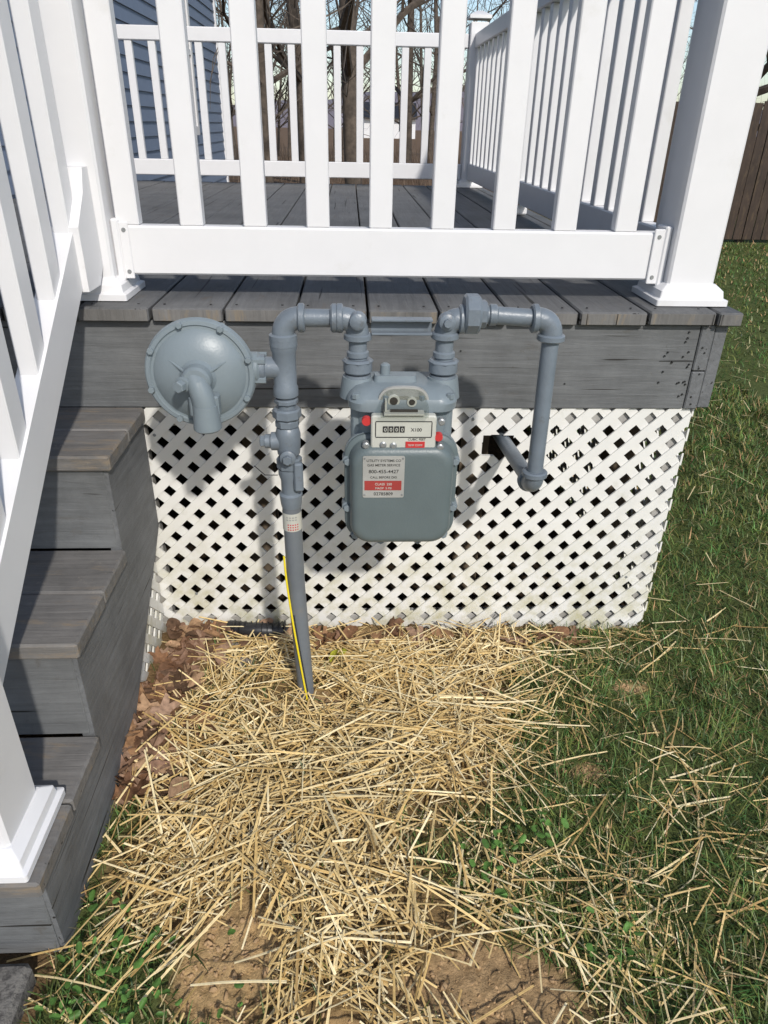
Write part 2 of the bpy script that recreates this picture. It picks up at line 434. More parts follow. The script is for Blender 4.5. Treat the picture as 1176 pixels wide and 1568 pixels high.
def stones(name,pts,mat):
    mb=MB()
    for (px,py,s) in pts:
        n=6; R=Matrix.Rotation(random.uniform(0,6),3,'Z')@Matrix.Rotation(random.uniform(0,6),3,'X')
        vs=[];fs=[]
        rr=[(-1,.0),(-.6,.75),(0,1),(.6,.75),(1,0)]
        z0=g1(px,py)
        for h,r in rr:
            for k in range(n):
                a=6.283*k/n;q=s*random.uniform(.75,1.2)
                p=R@Vector((math.cos(a)*r*q,math.sin(a)*r*q*.8,h*q*.6)); vs.append((px+p.x,py+p.y,z0+p.z+s*.15))
        for i in range(4):
            for k in range(n): fs.append((i*n+k,i*n+(k+1)%n,(i+1)*n+(k+1)%n,(i+1)*n+k))
        mb.add(vs,fs)
    return mb.obj(name,mat,None,50)
P=[]
for cx,cy,rx,ry in DP:
    for i in range(230 if rx>.08 else 90): P.append((cx+random.gauss(0,rx*.55),cy+random.gauss(0,ry*.55),random.uniform(.0015,.006)*(1.8 if random.random()<.08 else 1)))
stones('soil_clods',P,mat_paint('clod',(.38,.25,.13),.3,.95,80,.6))
P=[(random.uniform(-.42,-.18),random.uniform(-.20,-.03),random.uniform(.008,.02)) for i in range(80)]
stones('gravel',P,mat_paint('gravel_stone',(.22,.19,.16),.35,.9,60,.5))
mb=MB(); mb.sweep([(-.40,-.02,.035),(-.33,-.05,.045),(-.24,-.05,.04),(-.19,-.03,.02)],[.022,.024,.024,.02],12)
for i in range(10): 
    t=i/10; mb.lathe((-.38+.18*t,-.035-.012*math.sin(3*t),.042),(1,0,0),[(-.003,.024),(0,.028),(.003,.024)],12)
mb.obj('black_drain_pipe',M_black,None,40)

# ------------------------------------------------------------ deck
deck=empty('wooden_deck')
seams=[-2.0,-1.83,-1.6425,-1.455,-1.2675,-1.08,-.8925,-.705,-.5175,-.33,-.1425,.045,.2325,.42,.6075,.795,.9825,1.055]
mb=MB(); mb2=MB()
for i in range(len(seams)-1):
    x0,x1=seams[i]+.0035,seams[i+1]-.0035
    dy=random.uniform(-.005,.005); dz=random.uniform(-.002,.002)
    mb.box(x0,x1,-.022+dy,4.35,DK-.036+dz,DK+dz,.004)
    mb2.box(x0+.003,x1-.003,-.024+dy,-.0225+dy,DK-.033+dz,DK-.004+dz,.0006)
mb.obj('deck_boards',M_deckY,deck)
mb2.obj('board_end_grain',M_end,deck)
mb=MB()
mb.box(-2.0,.955,0,.04,.785,DK-.038,.003)
mb.obj('rim_board',M_rim,deck)
mb=MB(); mb.box(.957,.995,-.002,.05,.785,.895,.003); mb.box(.957,.995,-.002,.05,.898,DK-.038,.003); mb.box(.997,1.033,.004,4.33,.787,DK-.038,.003)
mb.obj('side_fascia',M_str,deck)
mb=MB(); mb.box(.857,.9545,-.0015,-.0005,.925,.9265); 
for i in range(26):
    xx=random.choice([.87,.89,.925,.94,.975])+random.uniform(-.006,.006); zz=random.uniform(.80,1.01); mb.lathe((xx,-.001,zz),(0,-1,0),[(0,.0028),(.0035,.0024)],8)
for xx in (-.5,-.2,.3,.6): mb.lathe((xx,0,.82+random.uniform(0,.15)),(0,-1,0),[(0,.003),(.002,.0025)],8)
for i in range(len(seams)-2):
    for q in (.03,.15): mb.lathe((seams[i]+q,.02,DK),(0,0,1),[(0,.0035),(.0025,.003)],8)
mb.obj('nail_heads',M_dark,deck)
mb=MB()
for xx in (-1.5,-.3,.4,.9):
    for yy in (.25,2.2,4.1): mb.box(xx-.045,xx+.045,yy-.045,yy+.045,-.1,.785)
for yy in (.45,.85,1.25,1.65,2.05,2.6,3.2,3.8): mb.box(-1.99,.95,yy-.02,yy+.02,.83,1.026)
mb.box(-2,1.03,4.31,4.345,.2,1.026)
mb.obj('posts_and_joists',M_beam,deck)
# ------------------------------------------------------------ lattice
def clip(poly,a,b,c):
    out=[];n=len(poly)
    for i in range(n):
        p=poly[i];q=poly[(i+1)%n];dp=a*p[0]+b*p[1]-c;dq=a*q[0]+b*q[1]-c
        if dp<=0: out.append(p)
        if (dp<0)!=(dq<0) and abs(dp-dq)>1e-12:
            t=dp/(dp-dq); out.append((p[0]+(q[0]-p[0])*t,p[1]+(q[1]-p[1])*t))
    return out
def lattice(mb,planes,bbox,off,plane='XZ',pitch=.0555,w=.0282,th=.0055,hole=None):
    x0,x1,z0,z1=bbox;s=math.sqrt(.5)
    for lay,(dx,dz) in enumerate(((s,s),(s,-s))):
        nxx,nz=-dz,dx
        vals=[nxx*a+nz*b for a in (x0,x1) for b in (z0,z1)]
        k0=int(min(vals)/pitch)-1;k1=int(max(vals)/pitch)+1
        for k in range(k0,k1+1):
            c=k*pitch+(.011 if lay else 0);L=5
            jit=random.uniform(-.0008,.0008)
            poly=[(nxx*(c+o)+dx*l,nz*(c+o)+dz*l) for o,l in ((-w/2+jit,-L),(w/2+jit,-L),(w/2+jit,L),(-w/2+jit,L))]
            for pl in planes:
                poly=clip(poly,*pl)
                if len(poly)<3: break
            if len(poly)<3: continue
            parts=[poly]
            if hole:
                hx0,hx1,hz0,hz1=hole
                parts=[clip(poly,1,0,hx0),clip(poly,-1,0,-hx1)]
                mid=clip(clip(poly,-1,0,-hx0),1,0,hx1)
                if len(mid)>2: parts+= [clip(mid,0,1,hz0),clip(mid,0,-1,-hz1)]
            a0=off+lay*th*1.05
            for pp in parts:
                if len(pp)<3: continue
                if plane=='XZ': mb.prismY(pp,a0,a0+th)
                else: mb.prismX(pp,a0,a0+th)
latt=empty('lattice_skirting')
mb=MB(); lattice(mb,[(1,0,.985),(-1,0,.66),(0,1,.785),(0,-1,.015)],(-.66,.985,0,.785),.006,hole=(.385,.475,.635,.70))
mb.obj('front_panel',M_latt,latt)
mb=MB(); lattice(mb,[(1,0,4.3),(-1,0,-.03),(0,1,.785),(0,-1,.015)],(.03,4.3,0,.785),.995,'YZ')
mb.obj('side_panel',M_latt,latt)
mb=MB(); lattice(mb,[(1,0,.0),(-1,0,.62),(-.735,1,.44),(0,-1,.005)],(-.62,0,0,.5),-.622,'YZ')
mb.obj('stair_side_panel',M_latt,latt)
mb=MB(); mb.box(-.66,.94,.022,.06,.722,.7845,.003); mb.box(-.66,.94,.022,.06,-.02,.048,.003); mb.box(.942,.983,.022,.06,-.02,.7845,.003); mb.box(-.66,-.59,.022,.06,.05,.72,.003)
mb.obj('backing_frame',M_back,latt)
mb=MB()
for (xx,zz) in ((-.56,.70),(-.2,.74),(.35,.75),(.9,.72),(.9,.2),(-.5,.15),(.2,.08)):
    mb.lathe((xx,.006,zz),(0,-1,0),[(0,.005),(.002,.004)],10)
mb.obj('lattice_screws',M_screw,latt,40)
# ------------------------------------------------------------ stairs
st=empty('wooden_stairs')
mb=MB()
for (y0,y1,z) in ((-.345,-.004,.79),(-.715,-.335,.53),(-1.068,-.705,.265)):
    ym=(y0+y1)/2
    mb.box(-1.75,-.572,y0,ym-.003,z-.04,z,.005); mb.box(-1.75,-.574,ym+.003,y1,z-.04,z-.0015,.005)
mb.obj('treads',M_tread,st)
mb=MB()
for (yy,z0,z1) in ((-.333,.53,.749),(-.703,.265,.489),(-1.036,.0,.224)):
    mb.box(-1.74,-.594,yy,yy+.022,z0,z1,.002)
mb.obj('risers',M_rim,st)
mb=MB()
poly=[(-.002,.748),(-.331,.748),(-.331,.488),(-.70,.488),(-.70,.223),(-1.034,.223),(-1.030,-.02),(-.58,-.02),(-.002,.41)]
mb.prismX(poly,-.612,-.584); mb.prismX(poly,-1.74,-1.70)
mb.obj('stringers',M_str,st)
# ------------------------------------------------------------ railings
rail=empty('deck_railing')
def post(mb,cx,cy,z0,z1,w=.13,sk=.20):
    h=w/2
    mb.box(cx-h,cx+h,cy-h,cy+h,z0,z1,.006)
    k=sk/2
    mb.rloft([(z0+.003,cx,cy,k,k,.006),(z0+.018,cx,cy,k,k,.006),(z0+.022,cx,cy,k-.010,k-.010,.005),(z0+.040,cx,cy,k-.013,k-.013,.005),(z0+.050,cx,cy,k-.024,k-.024,.004),(z0+.056,cx,cy,h+.004,h+.004,.004)],'Z')
RY=.14; TOP=DK+.98
mb=MB(); post(mb,-.69,RY,DK,TOP+.12); post(mb,.935,RY,DK,TOP+.12); post(mb,.935,4.25,DK,TOP+.1); post(mb,-1.93,4.25,DK,TOP+.1)
for cx,cy in ((-.69,RY),(.935,RY),(.935,4.25)):
    mb.rloft([(TOP+.12,cx,cy,.08,.08,.005),(TOP+.14,cx,cy,.08,.08,.005),(TOP+.17,cx,cy,.02,.02,.004)],'Z')
mb.obj('posts',M_vinyl,rail,30)
mb=MB()
mb.box(-.622,.868,RY-.025,RY+.025,1.121,1.245,.005); mb.box(-.622,.868,RY-.03,RY+.03,TOP-.06,TOP+.03,.006)
for k in range(-4,5):
    xc=.081+.166*k; mb.box(xc-.030,xc+.030,RY-.02,RY+.02,1.245,TOP-.06,.003)
mb.obj('front_rail',M_vinyl,rail,30)
mb=MB()
for xa,xb in ((-.624,-.604),(.850,.8695)):
    mb.box(xa,xb,RY-.034,RY+.034,1.105,1.262,.004)
mb.box(-.604,-.580,RY-.032,RY-.0255,1.112,1.255,.002); mb.box(.822,.850,RY-.032,RY-.0255,1.112,1.255,.002)
mb.obj('rail_brackets',M_vinyl,rail,30)
mb=MB()
for xc in (-.592,.836):
    for zc in (1.13,1.235): mb.lathe((xc,RY-.032,zc),(0,-1,0),[(0,.006),(.002,.005)],10)
mb.obj('bracket_screws',M_screw,rail,30)
mb=MB(); XR=.935
mb.box(XR-.025,XR+.025,RY+.067,4.183,1.121,1.235,.005); mb.box(XR-.03,XR+.03,RY+.067,4.183,TOP-.06,TOP+.03,.006)
yy=RY+.18
while yy<4.15:
    mb.box(XR-.02,XR+.02,yy-.026,yy+.026,1.235,TOP-.06,.003); yy+=.166
for yy in (.9,2.3): mb.box(XR-.10,XR+.03,yy-.05,yy+.05,DK+.003,DK+.045,.008)
mb.obj('side_rail',M_vinyl,rail,30)
mb=MB()
mb.box(-1.863,.868,4.225,4.275,1.115,1.225,.005); mb.box(-1.863,.868,4.22,4.28,TOP-.06,TOP+.03,.006)
xc=-1.75
while xc<.83: mb.box(xc-.026,xc+.026,4.23,4.27,1.225,TOP-.06,.003); xc+=.166
for xc in (-1.2,-.2): mb.box(xc-.04,xc+.04,4.2,4.3,DK+.003,1.115,.004)
mb.obj('back_rail',M_vinyl,rail,30)
srl=empty('stair_railing')
mb=MB(); post(mb,-.69,-.965,.265,1.33); mb.rloft([(1.33,-.69,-.965,.08,.08,.005),(1.35,-.69,-.965,.08,.08,.005),(1.38,-.69,-.965,.02,.02,.004)],'Z'); mb.obj('newel_post',M_vinyl,srl,30)
SL_=.735
zr=lambda yv:1.16+SL_*(yv+.105)
mb=MB()
def slop(x0,x1,ya,yb,zo,h):
    mb.prismX([(ya,zr(ya)+zo-h/2),(yb,zr(yb)+zo-h/2),(yb,zr(yb)+zo+h/2),(ya,zr(ya)+zo+h/2)],x0,x1)
slop(-.717,-.663,-.898,.073,-.01,.13); slop(-.722,-.658,-.898,.073,.80,.11)
yv=-.03
while yv>-.88:
    z0=zr(yv)+.0; z1=zr(yv)+.78
    mb.box(-.71,-.67,yv-.031,yv+.031,z0,z1,.003); yv-=.166
mb.obj('stair_rails',M_vinyl,srl,30)
mb=MB()
mb.prismX([(.074,1.15),(.074,1.385),(.035,1.385),(.012,1.33),(-.06,1.26),(-.06,1.11),(.03,1.11)],-.732,-.648)
mb.obj('stair_rail_bracket',M_vinyl,srl,30)
# ------------------------------------------------------------ gas pipes
PY=-.32
pipe=empty('gas_pipe')
mb=MB()
r=.0195
ZT=1.113
def collar(c,ax,h=.022,rr=.027): mb.lathe(c,ax,[(-h/2,rr-.004),(-h/2+.003,rr),(h/2-.003,rr),(h/2,rr-.004)],24)
def elbow(cor,da,db,L=.042,rr=.026):
    cor=Vector(cor);da=Vector(da);db=Vector(db)
    mb.sweep(arc(cor,cor+da*L,cor+db*L,9),[rr*.97]*10,24)
    collar(cor+da*L,da,.016,rr+.0055); collar(cor+db*L,db,.016,rr+.0055)
XL=-.15;XC=.016;XD=.2115;XE=.452
elbow((XL,PY,ZT),(0,0,-1),(1,0,0))
mb.sweep([(XL+.03,PY,ZT),(XC-.03,PY,ZT)],r,24)
elbow((XC,PY,ZT),(-1,0,0),(0,0,-1),.04)
mb.hexc((XC-.052,PY,ZT),(1,0,0),.016,.031,24)
mb.lathe((XC,PY-.015,ZT-.0),(0,-1,0),[(0,.02),(.022,.018),(.026,.012)],20)
elbow((XD,PY,ZT),(1,0,.0),(0,0,-1),.036)
mb.lathe((XD,PY-.015,ZT),(0,-1,0),[(0,.02),(.018,.018),(.022,.012)],20)
mb.lathe((XD,PY-.035,ZT),(0,-1,0),[(0,.010),(.010,.009)],8)
mb.hexc((.268,PY,ZT+.012),(1,0,0),.036,.044,8,.39)
mb.hexc((.292,PY,ZT+.012),(1,0,0),.018,.031,8,.39)
mb.sweep([(.29,PY,ZT+.011),(XE-.03,PY,ZT+.003)],r,24)
collar((.315,PY,ZT+.010),(1,0,0),.02,.0235)
elbow((XE,PY,ZT+.003),(-1,0,0),(0,0,-1))
mb.sweep([(XE,PY,ZT-.03),(XE+.004,PY,.735)],r,24)
elbow((XE+.004,PY,.698),(0,0,1),(0,1,-.0),.036)
mb.sweep([(XE+.004,PY+.03,.698),(XE-.004,.12,.668)],.0205,24)
for xx in (XC,XD):
    mb.sweep([(xx,PY,1.08),(xx,PY,1.00)],[.0205]*2,24)
    collar((xx,PY,1.034),(0,0,1),.016,.025)
    mb.hexc((xx,PY,1.006),(0,0,1),.03,.033,24); mb.hexc((xx,PY,1.018),(0,0,1),.010,.036,8)
    mb.lathe((xx,PY,.98),(0,0,1),[(-.02,.034),(.008,.03)],24)
mb.obj('outlet_piping',M_pipe,pipe,35)
mb=MB()
mb.box(XC+.03,XD-.03,PY-.014,PY+.014,ZT-.004,ZT+.001,.001); mb.box(XC+.03,XD-.03,PY-.014,PY+.014,ZT-.034,ZT-.029,.001); mb.box(XC+.03,XD-.03,PY+.010,PY+.015,ZT-.030,ZT-.003)
mb.obj('meter_bar',M_pipe,pipe)
mb=MB()
collar((XL,PY,1.060),(0,0,1),.022,.031)
mb.lathe((XL,PY,1.0),(0,0,1),[(-.068,.024),(-.064,.029),(-.045,.029),(-.04,.0265),(.035,.0265),(.045,.030),(.058,.030),(.061,.022)],24)
mb.lathe((XL-.02,PY,1.0),(-1,0,0),[(-.01,.025),(.022,.025),(.024,.030),(.040,.030),(.042,.022)],24)
mb.lathe((XL,PY,.92),(0,0,1),[(-.03,.0205),(.02,.0205)],24)
mb.hexc((XL,PY,.922),(0,0,1),.014,.028,8,.2)
mb.hexc((XL,PY,.892),(0,0,1),.026,.034,8,.1)
mb.hexc((XL,PY,.868),(0,0,1),.020,.029,8,.3)
mb.lathe((XL,PY,.82),(0,0,1),[(-.035,.022),(-.03,.027),(-.01,.029),(.02,.030),(.036,.026),(.04,.022)],24)
mb.lathe((XL-.01,PY,.82),(-1,0,0),[(0,.022),(.03,.022),(.033,.017),(.045,.017)],16)
mb.lathe((XL,PY-.01,.79),(0,-1,0),[(0,.020),(.026,.019),(.03,.012)],16)
mb.hexc((XL,PY-.045,.79),(0,-1,0),.012,.012,6)
mb.hexc((XL-.06,PY,.82),(-1,0,0),.014,.014,6)
mb.hexc((XL,PY,.765),(0,0,1),.030,.031,8,.2)
mb.lathe((XL,PY,.70),(0,0,1),[(-.055,.0245),(-.045,.0265),(-.02,.029),(-.015,.023),(.02,.023),(.035,.028),(.05,.028)],24)
mb.box(XL+.012,XL+.034,PY-.034,PY-.018,.70,.775,.004)
mb.obj('riser_fittings',M_pipe,pipe,35)
mb=MB(); mb.sweep([(XL,PY,.652),(XL+.002,PY,.4),(XL+.012,PY,.12),(XL+.018,PY,-.05)],.0235,28); mb.obj('riser_pipe',M_riser,pipe,40)
mb=MB(); mb.sweep([(XL,PY,.582),(XL,PY,.632)],.0243,28,False); mb.obj('riser_label',M_labelw,pipe,40)
def cylpatch(a0,a1,z0,z1):
    vs=[]
    for i in range(9):
        a=a0+(a1-a0)*i/8
        for z in (z0,z1): vs.append((XL+math.cos(a)*.0247,PY+math.sin(a)*.0247,z))
    mb.add(vs,[(2*i,2*i+2,2*i+3,2*i+1) for i in range(8)])
mb=MB()
for q in range(3):
    for k in range(5): cylpatch(-2.0+.25*k,-1.85+.25*k,.586+.007*q,.5895+.007*q)
mb.obj('riser_label_print',M_red,pipe)
mb=MB()
for q in range(2):
    for k in range(4): cylpatch(-2.1+.3*k,-1.9+.3*k,.614+.007*q,.617+.007*q)
mb.obj('riser_label_text',M_screw,pipe)
mb=MB();pts=[]
for i in range(40):
    t=i/39; z=.50-.50*t; a=math.radians(195+88*(t**.8))
    xo=XL+.002+.016*max(0,(.45-z)/.5)**1.3
    pts.append((xo+math.cos(a)*.0285,PY+math.sin(a)*.0285,z))
mb.sweep(pts,.0028,8); mb.obj('tracer_wire',M_yellow,pipe,60)
mb=MB(); mb.sweep([(XL-.03,PY,.73),(XL-.06,PY-.01,.735),(XL-.085,PY,.755)],.0012,6)
mb.sweep([(p[0]+.006,p[1]+.001,p[2]) for p in pts[14:]],.0012,6)
mb.obj('tie_wire',M_black,pipe,60)
# ------------------------------------------------------------ regulator
reg=empty('gas_regulator')
C=Vector((-.334,-.345,.995)); ax=Vector((0.02,-1,.04)).normalized()
mb=MB()
mb.lathe(C,ax,[(-.075,.02),(-.072,.05),(-.045,.062),(-.02,.100),(-.012,.112),(-.008,.121),(.0,.1225),(.004,.1200),(.0045,.1212),(.011,.120),(.0145,.117),(.0155,.109),(.012,.106),(.0125,.101),(.020,.094),(.034,.066),(.038,.052),(.040,.040),(.048,.034),(.068,.031),(.074,.026),(.075,.01)],72)
u=Vector((1,0,0)); u=(u-ax*u.dot(ax)).normalized(); w=ax.cross(u)
for k in range(8):
    a=2*math.pi*k/8+.3; p=C+(u*math.cos(a)+w*math.sin(a))*.1135
    mb.hexc(p+ax*.018,ax,.012,.0075,6,a); mb.hexc(p-ax*.012,ax,.01,.008,6,a)
for k in range(3):
    a=2*math.pi*k/3+.5; d=(u*math.cos(a)+w*math.sin(a))
    mb.sweep([C+ax*.050+d*.028,C+ax*.030+d*.070],[.0035,.0025],6)
mb.obj('diaphragm_case',M_meter,reg,28)
mb=MB()
p=C+ax*.055
mb.sweep([p+Vector((-.005,.0,.005)),p+Vector((.004,-.012,-.008)),p+Vector((.012,-.016,-.032)),p+Vector((.015,-.014,-.055))],[.022,.024,.025,.026],20)
q=p+Vector((.015,-.014,-.05))
mb.lathe(q,(0.02,0,-1),[(0,.020),(.002,.027),(.03,.029),(.05,.031),(.056,.031),(.060,.027),(.058,.022),(.03,.020)],24)
mb.box(q.x-.034,q.x+.030,q.y-.004,q.y+.03,q.z-.03,q.z+.018,.004)
mb.lathe(p+Vector((-.022,-.006,-.004)),(-.35,-1,0),[(0,.017),(.016,.017),(.018,.012)],16)
mb.hexc(p+Vector((-.030,-.034,-.004)),(-.35,-1,0),.018,.013,6)
mb.obj('vent_outlet',M_meter,reg,30)
mb=MB()
mb.lathe((-.235,PY,1.0),(-1,0,0),[(-.045,.022),(-.03,.030),(-.026,.036),(-.010,.036),(-.007,.026),(.02,.027),(.05,.034),(.07,.030)],24)
mb.lathe((-.285,-.30,1.0),(-1,0,0),[(-.04,.026),(0,.034),(.05,.04)],20)
for k in range(4):
    a=k*math.pi/2+.78; mb.hexc((-.207,PY+math.cos(a)*.031,1.0+math.sin(a)*.031),(1,0,0),.032,.0085,6)
mb.obj('inlet_body',M_meter,reg,30)
# ------------------------------------------------------------ meter
gm=empty('gas_meter'); CX=.116
mb=MB()
mb.rloft([(-.215,CX,.735,.095,.11,.04),(-.235,CX,.735,.112,.125,.045),(-.385,CX,.735,.118,.130,.048),(-.3852,CX,.735,.132,.140,.055),(-.397,CX,.735,.132,.140,.055)],'Y',8)
mb.obj('rear_case',M_meter,gm,30)
mb=MB()
mb.rloft([(-.3975,CX,.735,.131,.139,.055),(-.406,CX,.735,.131,.139,.055),(-.409,CX,.735,.128,.136,.053),(-.411,CX,.735,.121,.129,.048),(-.438,CX,.735,.117,.125,.045),(-.446,CX,.735,.114,.122,.044),(-.4515,CX,.735,.109,.117,.042),(-.4545,CX,.735,.101,.109,.038),(-.455,CX,.735,.095,.103,.036)],'Y',9)
mb.obj('front_cover',M_meter2,gm,40)
mb=MB()
for (dx,dz) in ((-.124,.075),(-.126,-.045),(-.107,-.120),(-.045,-.135),(.045,-.135),(.107,-.120),(.126,-.045),(.124,.075),(-.06,.134),(.06,.134)):
    mb.hexc((CX+dx,-.415,.735+dz),(0,-1,0),.014,.009,6); mb.lathe((CX+dx,-.398,.735+dz),(0,-1,0),[(-.016,.013),(.012,.012)],12)
mb.obj('cover_bolts',M_meter,gm,30)
mb=MB()
mb.rloft([(.80,CX,-.32,.100,.075,.03),(.90,CX,-.32,.104,.077,.03),(.928,CX,-.32,.108,.079,.035),(.930,CX,-.325,.122,.092,.045),(.948,CX,-.325,.124,.094,.045),(.958,CX,-.325,.119,.090,.042),(.972,CX,-.325,.105,.072,.035),(.978,CX,-.325,.085,.05,.03)],'Z',8)
for xx in (XC,XD):
    mb.lathe((xx,PY,.955),(0,0,1),[(-.02,.042),(.012,.038),(.028,.035)],24)
mb.rloft([(.975,CX-.015,-.335,.05,.02,.012),(.992,CX-.015,-.335,.047,.017,.01)],'Z',5)
mb.lathe((CX-.038,-.335,.985),(0,0,1),[(0,.012),(.028,.011),(.032,.006)],12)
for (dx,dy) in ((-.105,-.075),(.105,-.075),(-.04,-.084),(.04,-.084),(-.112,0),(.112,0)):
    mb.hexc((CX+dx,-.325+dy,.962),(0,0,1),.012,.009,6)
mb.sweep([(CX-.103,-.37,.80),(CX-.103,-.37,.93)],.014,12); mb.sweep([(CX+.103,-.37,.80),(CX+.103,-.37,.93)],.014,12)
mb.rloft([(-.38,CX,.885,.072,.048,.01),(-.425,CX,.885,.070,.046,.01)],'Y',5)
mb.obj('upper_case',M_meter,gm,30)
mb=MB(); mb.rloft([(-.4255,CX,.890,.072,.042,.006),(-.441,CX,.890,.072,.042,.006),(-.444,CX,.890,.069,.039,.005)],'Y',5)
mb.obj('index_box',M_labelw,gm,30)
mb=MB()
for k in range(4): mb.box(CX-.046+k*.0125,CX-.0355+k*.0125,-.4455,-.4442,.894,.908)
mb.obj('index_window',M_black,gm)
mb=MB(); mb.box(CX-.062,CX+.062,-.4448,-.4441,.881,.883); mb.box(CX-.062,CX+.062,-.4448,-.4441,.918,.920); mb.box(CX-.063,CX-.061,-.4448,-.4441,.8835,.9175);mb.box(CX+.061,CX+.063,-.4448,-.4441,.8835,.9175)
mb.obj('index_lines',M_dark,gm)
mb=MB(); mb.box(CX+.005,CX+.048,-.4458,-.4442,.857,.872,.0003); mb.lathe((CX-.082,-.425,.915),(0,-1,0),[(0,.011),(.010,.010)],16); mb.lathe((CX+.079,-.430,.880),(0,-1,0),[(0,.010),(.012,.009)],16)
mb.obj('red_seals',M_red,gm,30)
mb=MB()
for (dx,zz) in ((-.045,.864),(-.022,.862),(.083,.918),(-.083,.862),(.083,.858)): mb.lathe((CX+dx,-.43,zz),(0,-1,0),[(0,.008),(.016,.008),(.018,.005)],12)
mb.obj('index_screws',M_screw,gm,30)
def arched(x0,x1,z0,h,n=14):
    pl=[(x0,z0)]
    for i in range(n+1):
        a=math.pi*(1-i/n); pl.append(((x0+x1)/2+math.copysign(abs(math.cos(a))**.6,math.cos(a))*(x1-x0)/2,z0+.01+math.sin(a)**.7*h))
    pl.append((x1,z0)); return pl
mb=MB(); mb.prismY(arched(CX-.052,CX+.052,.934,.040),-.462,-.415)
mb.obj('clear_index_cover',M_clear,gm,50)
mb=MB(); mb.prismY(arched(CX-.057,CX+.057,.932,.046),-.4145,-.405); mb.obj('index_back_plate',M_silver,gm,50)
mb=MB(); mb.lathe((CX-.022,-.4145,.957),(0,-1,0),[(0,.014),(.004,.013)],20); mb.lathe((CX+.018,-.4145,.955),(0,-1,0),[(0,.011),(.006,.011)],16); mb.box(CX-.044,CX+.044,-.45,-.425,.935,.939); mb.box(CX-.042,CX-.038,-.44,-.42,.94,.965); mb.obj('index_gears',M_labelw,gm,40)
mb=MB(); mb.lathe((CX-.022,-.419,.957),(0,-1,0),[(0,.009),(.0015,.0085)],20); mb.lathe((CX+.018,-.421,.955),(0,-1,0),[(0,.007),(.0015,.006)],16); mb.box(CX-.03,CX+.03,-.44,-.434,.9392,.944); mb.obj('index_dials',M_dark,gm,40)
mb=MB(); mb.rloft([(-.4552,CX-.043,.790,.047,.052,.004),(-.4565,CX-.043,.790,.047,.052,.004)],'Y',4); mb.obj('name_plate',M_silver,gm)
mb=MB(); mb.box(CX-.086,CX-.002,-.4572,-.4566,.757,.781); mb.obj('name_plate_band',M_redband,gm)
mb=MB()
for a,b_ in ((CX-.086,.745),(CX-.0,.745),(CX-.086,.836),(CX-.0,.836)): mb.lathe((a,-.4565,b_),(0,-1,0),[(0,.0028),(.0015,.002)],8)
mb.obj('plate_rivets',M_screw,gm)
def text(s,x,z,y,size,mat,parent,name,align='CENTER'):
    cu=bpy.data.curves.new(name,'FONT'); cu.body=s; cu.size=size; cu.align_x=align; cu.extrude=.0002; cu.offset=size*.008
    ob=bpy.data.objects.new(name,cu); COL.objects.link(ob); ob.location=(x,y,z); ob.rotation_euler=(math.pi/2,0,0); cu.materials.append(mat); ob.parent=parent
LX=CX-.043
text('UTILITY SYSTEMS CO',LX,.828,-.4568,.0082,M_dark,gm,'plate_text_1')
text('GAS METER SERVICE',LX,.817,-.4568,.0082,M_dark,gm,'plate_text_2')
text('800-455-4427',LX,.800,-.4568,.0120,M_dark,gm,'plate_text_3')
text('CALL BEFORE DIG',LX,.787,-.4568,.0075,M_dark,gm,'plate_text_4')
text('CLASS  250',LX,.770,-.4575,.0080,M_labelw,gm,'plate_text_5')
text('MAOP  5 PSI',LX,.760,-.4575,.0070,M_labelw,gm,'plate_text_6')
text('02785809',LX,.744,-.4568,.0110,M_dark,gm,'plate_text_7')
for k in range(4): text('0',CX-.0407+k*.0125,.8965,-.4457,.012,M_labelw,gm,'index_digit_%d'%k)
text('X100',CX+.028,.896,-.4445,.011,M_dark,gm,'index_multiplier')
text('CUBIC FEET',CX+.030,.8745,-.4445,.0075,M_dark,gm,'index_units')
text('TEMP COMP',CX+.0265,.8615,-.4459,.006,M_labelw,gm,'index_red_text')
# ------------------------------------------------------------ concrete path
mb=MB(); mb.box(-2.2,-.625,-2.8,-1.075,-.1,.045,.012); mb.obj('concrete_path',M_conc)
# ------------------------------------------------------------ house
hs=empty('blue_house'); mb=MB()
z=.3; HX=-2.02
pf=[(HX-.2,.3)]
while z<6: pf+= [(HX+.014,z),(HX,z+.128)]; z+=.13
pf.append((HX-.2,z))
n=len(pf); Y0,Y1=-1.5,11
v=[(a,Y0,b) for a,b in pf]+[(a,Y1,b) for a,b in pf]
f=[(i,i+1,i+1+n,i+n) for i in range(n-1)]+[tuple(range(n)),tuple(reversed(range(n,2*n)))]
mb.add(v,f); mb.obj('siding_wall',M_siding,hs)
mb=MB(); mb.box(-8,HX-.21,Y0,Y1,.3,6); mb.obj('house_core',M_siding,hs)
mb=MB(); mb.box(-8,HX-.01,Y0+.02,Y1-.02,-.2,.3); mb.obj('foundation',M_conc,hs)
mb=MB(); mb.box(HX-.1,HX+.03,Y1,Y1+.1,.3,6,.004)
wy0,wy1,wz0,wz1=7.5,8.7,1.42,3.1
mb.box(HX,HX+.05,wy0-.1,wy0,wz0-.1,wz1+.1); mb.box(HX,HX+.05,wy1,wy1+.1,wz0-.1,wz1+.1); mb.box(HX,HX+.055,wy0,wy1,wz0-.1,wz0); mb.box(HX,HX+.055,wy0,wy1,wz1,wz1+.1); mb.box(HX,HX+.045,wy0,wy1,2.2,2.26)
mb.obj('white_trim',M_vinyl,hs)
mb=MB(); mb.box(HX+.005,HX+.03,wy0,wy1,wz0,wz1); mb.obj('window',M_glass,hs)
mb=MB(); mb.prismY([(-9,5.9),(HX+.4,5.9),(-5,8.5)],Y0-.3,Y1+.3); mb.obj('roof',M_black,hs)
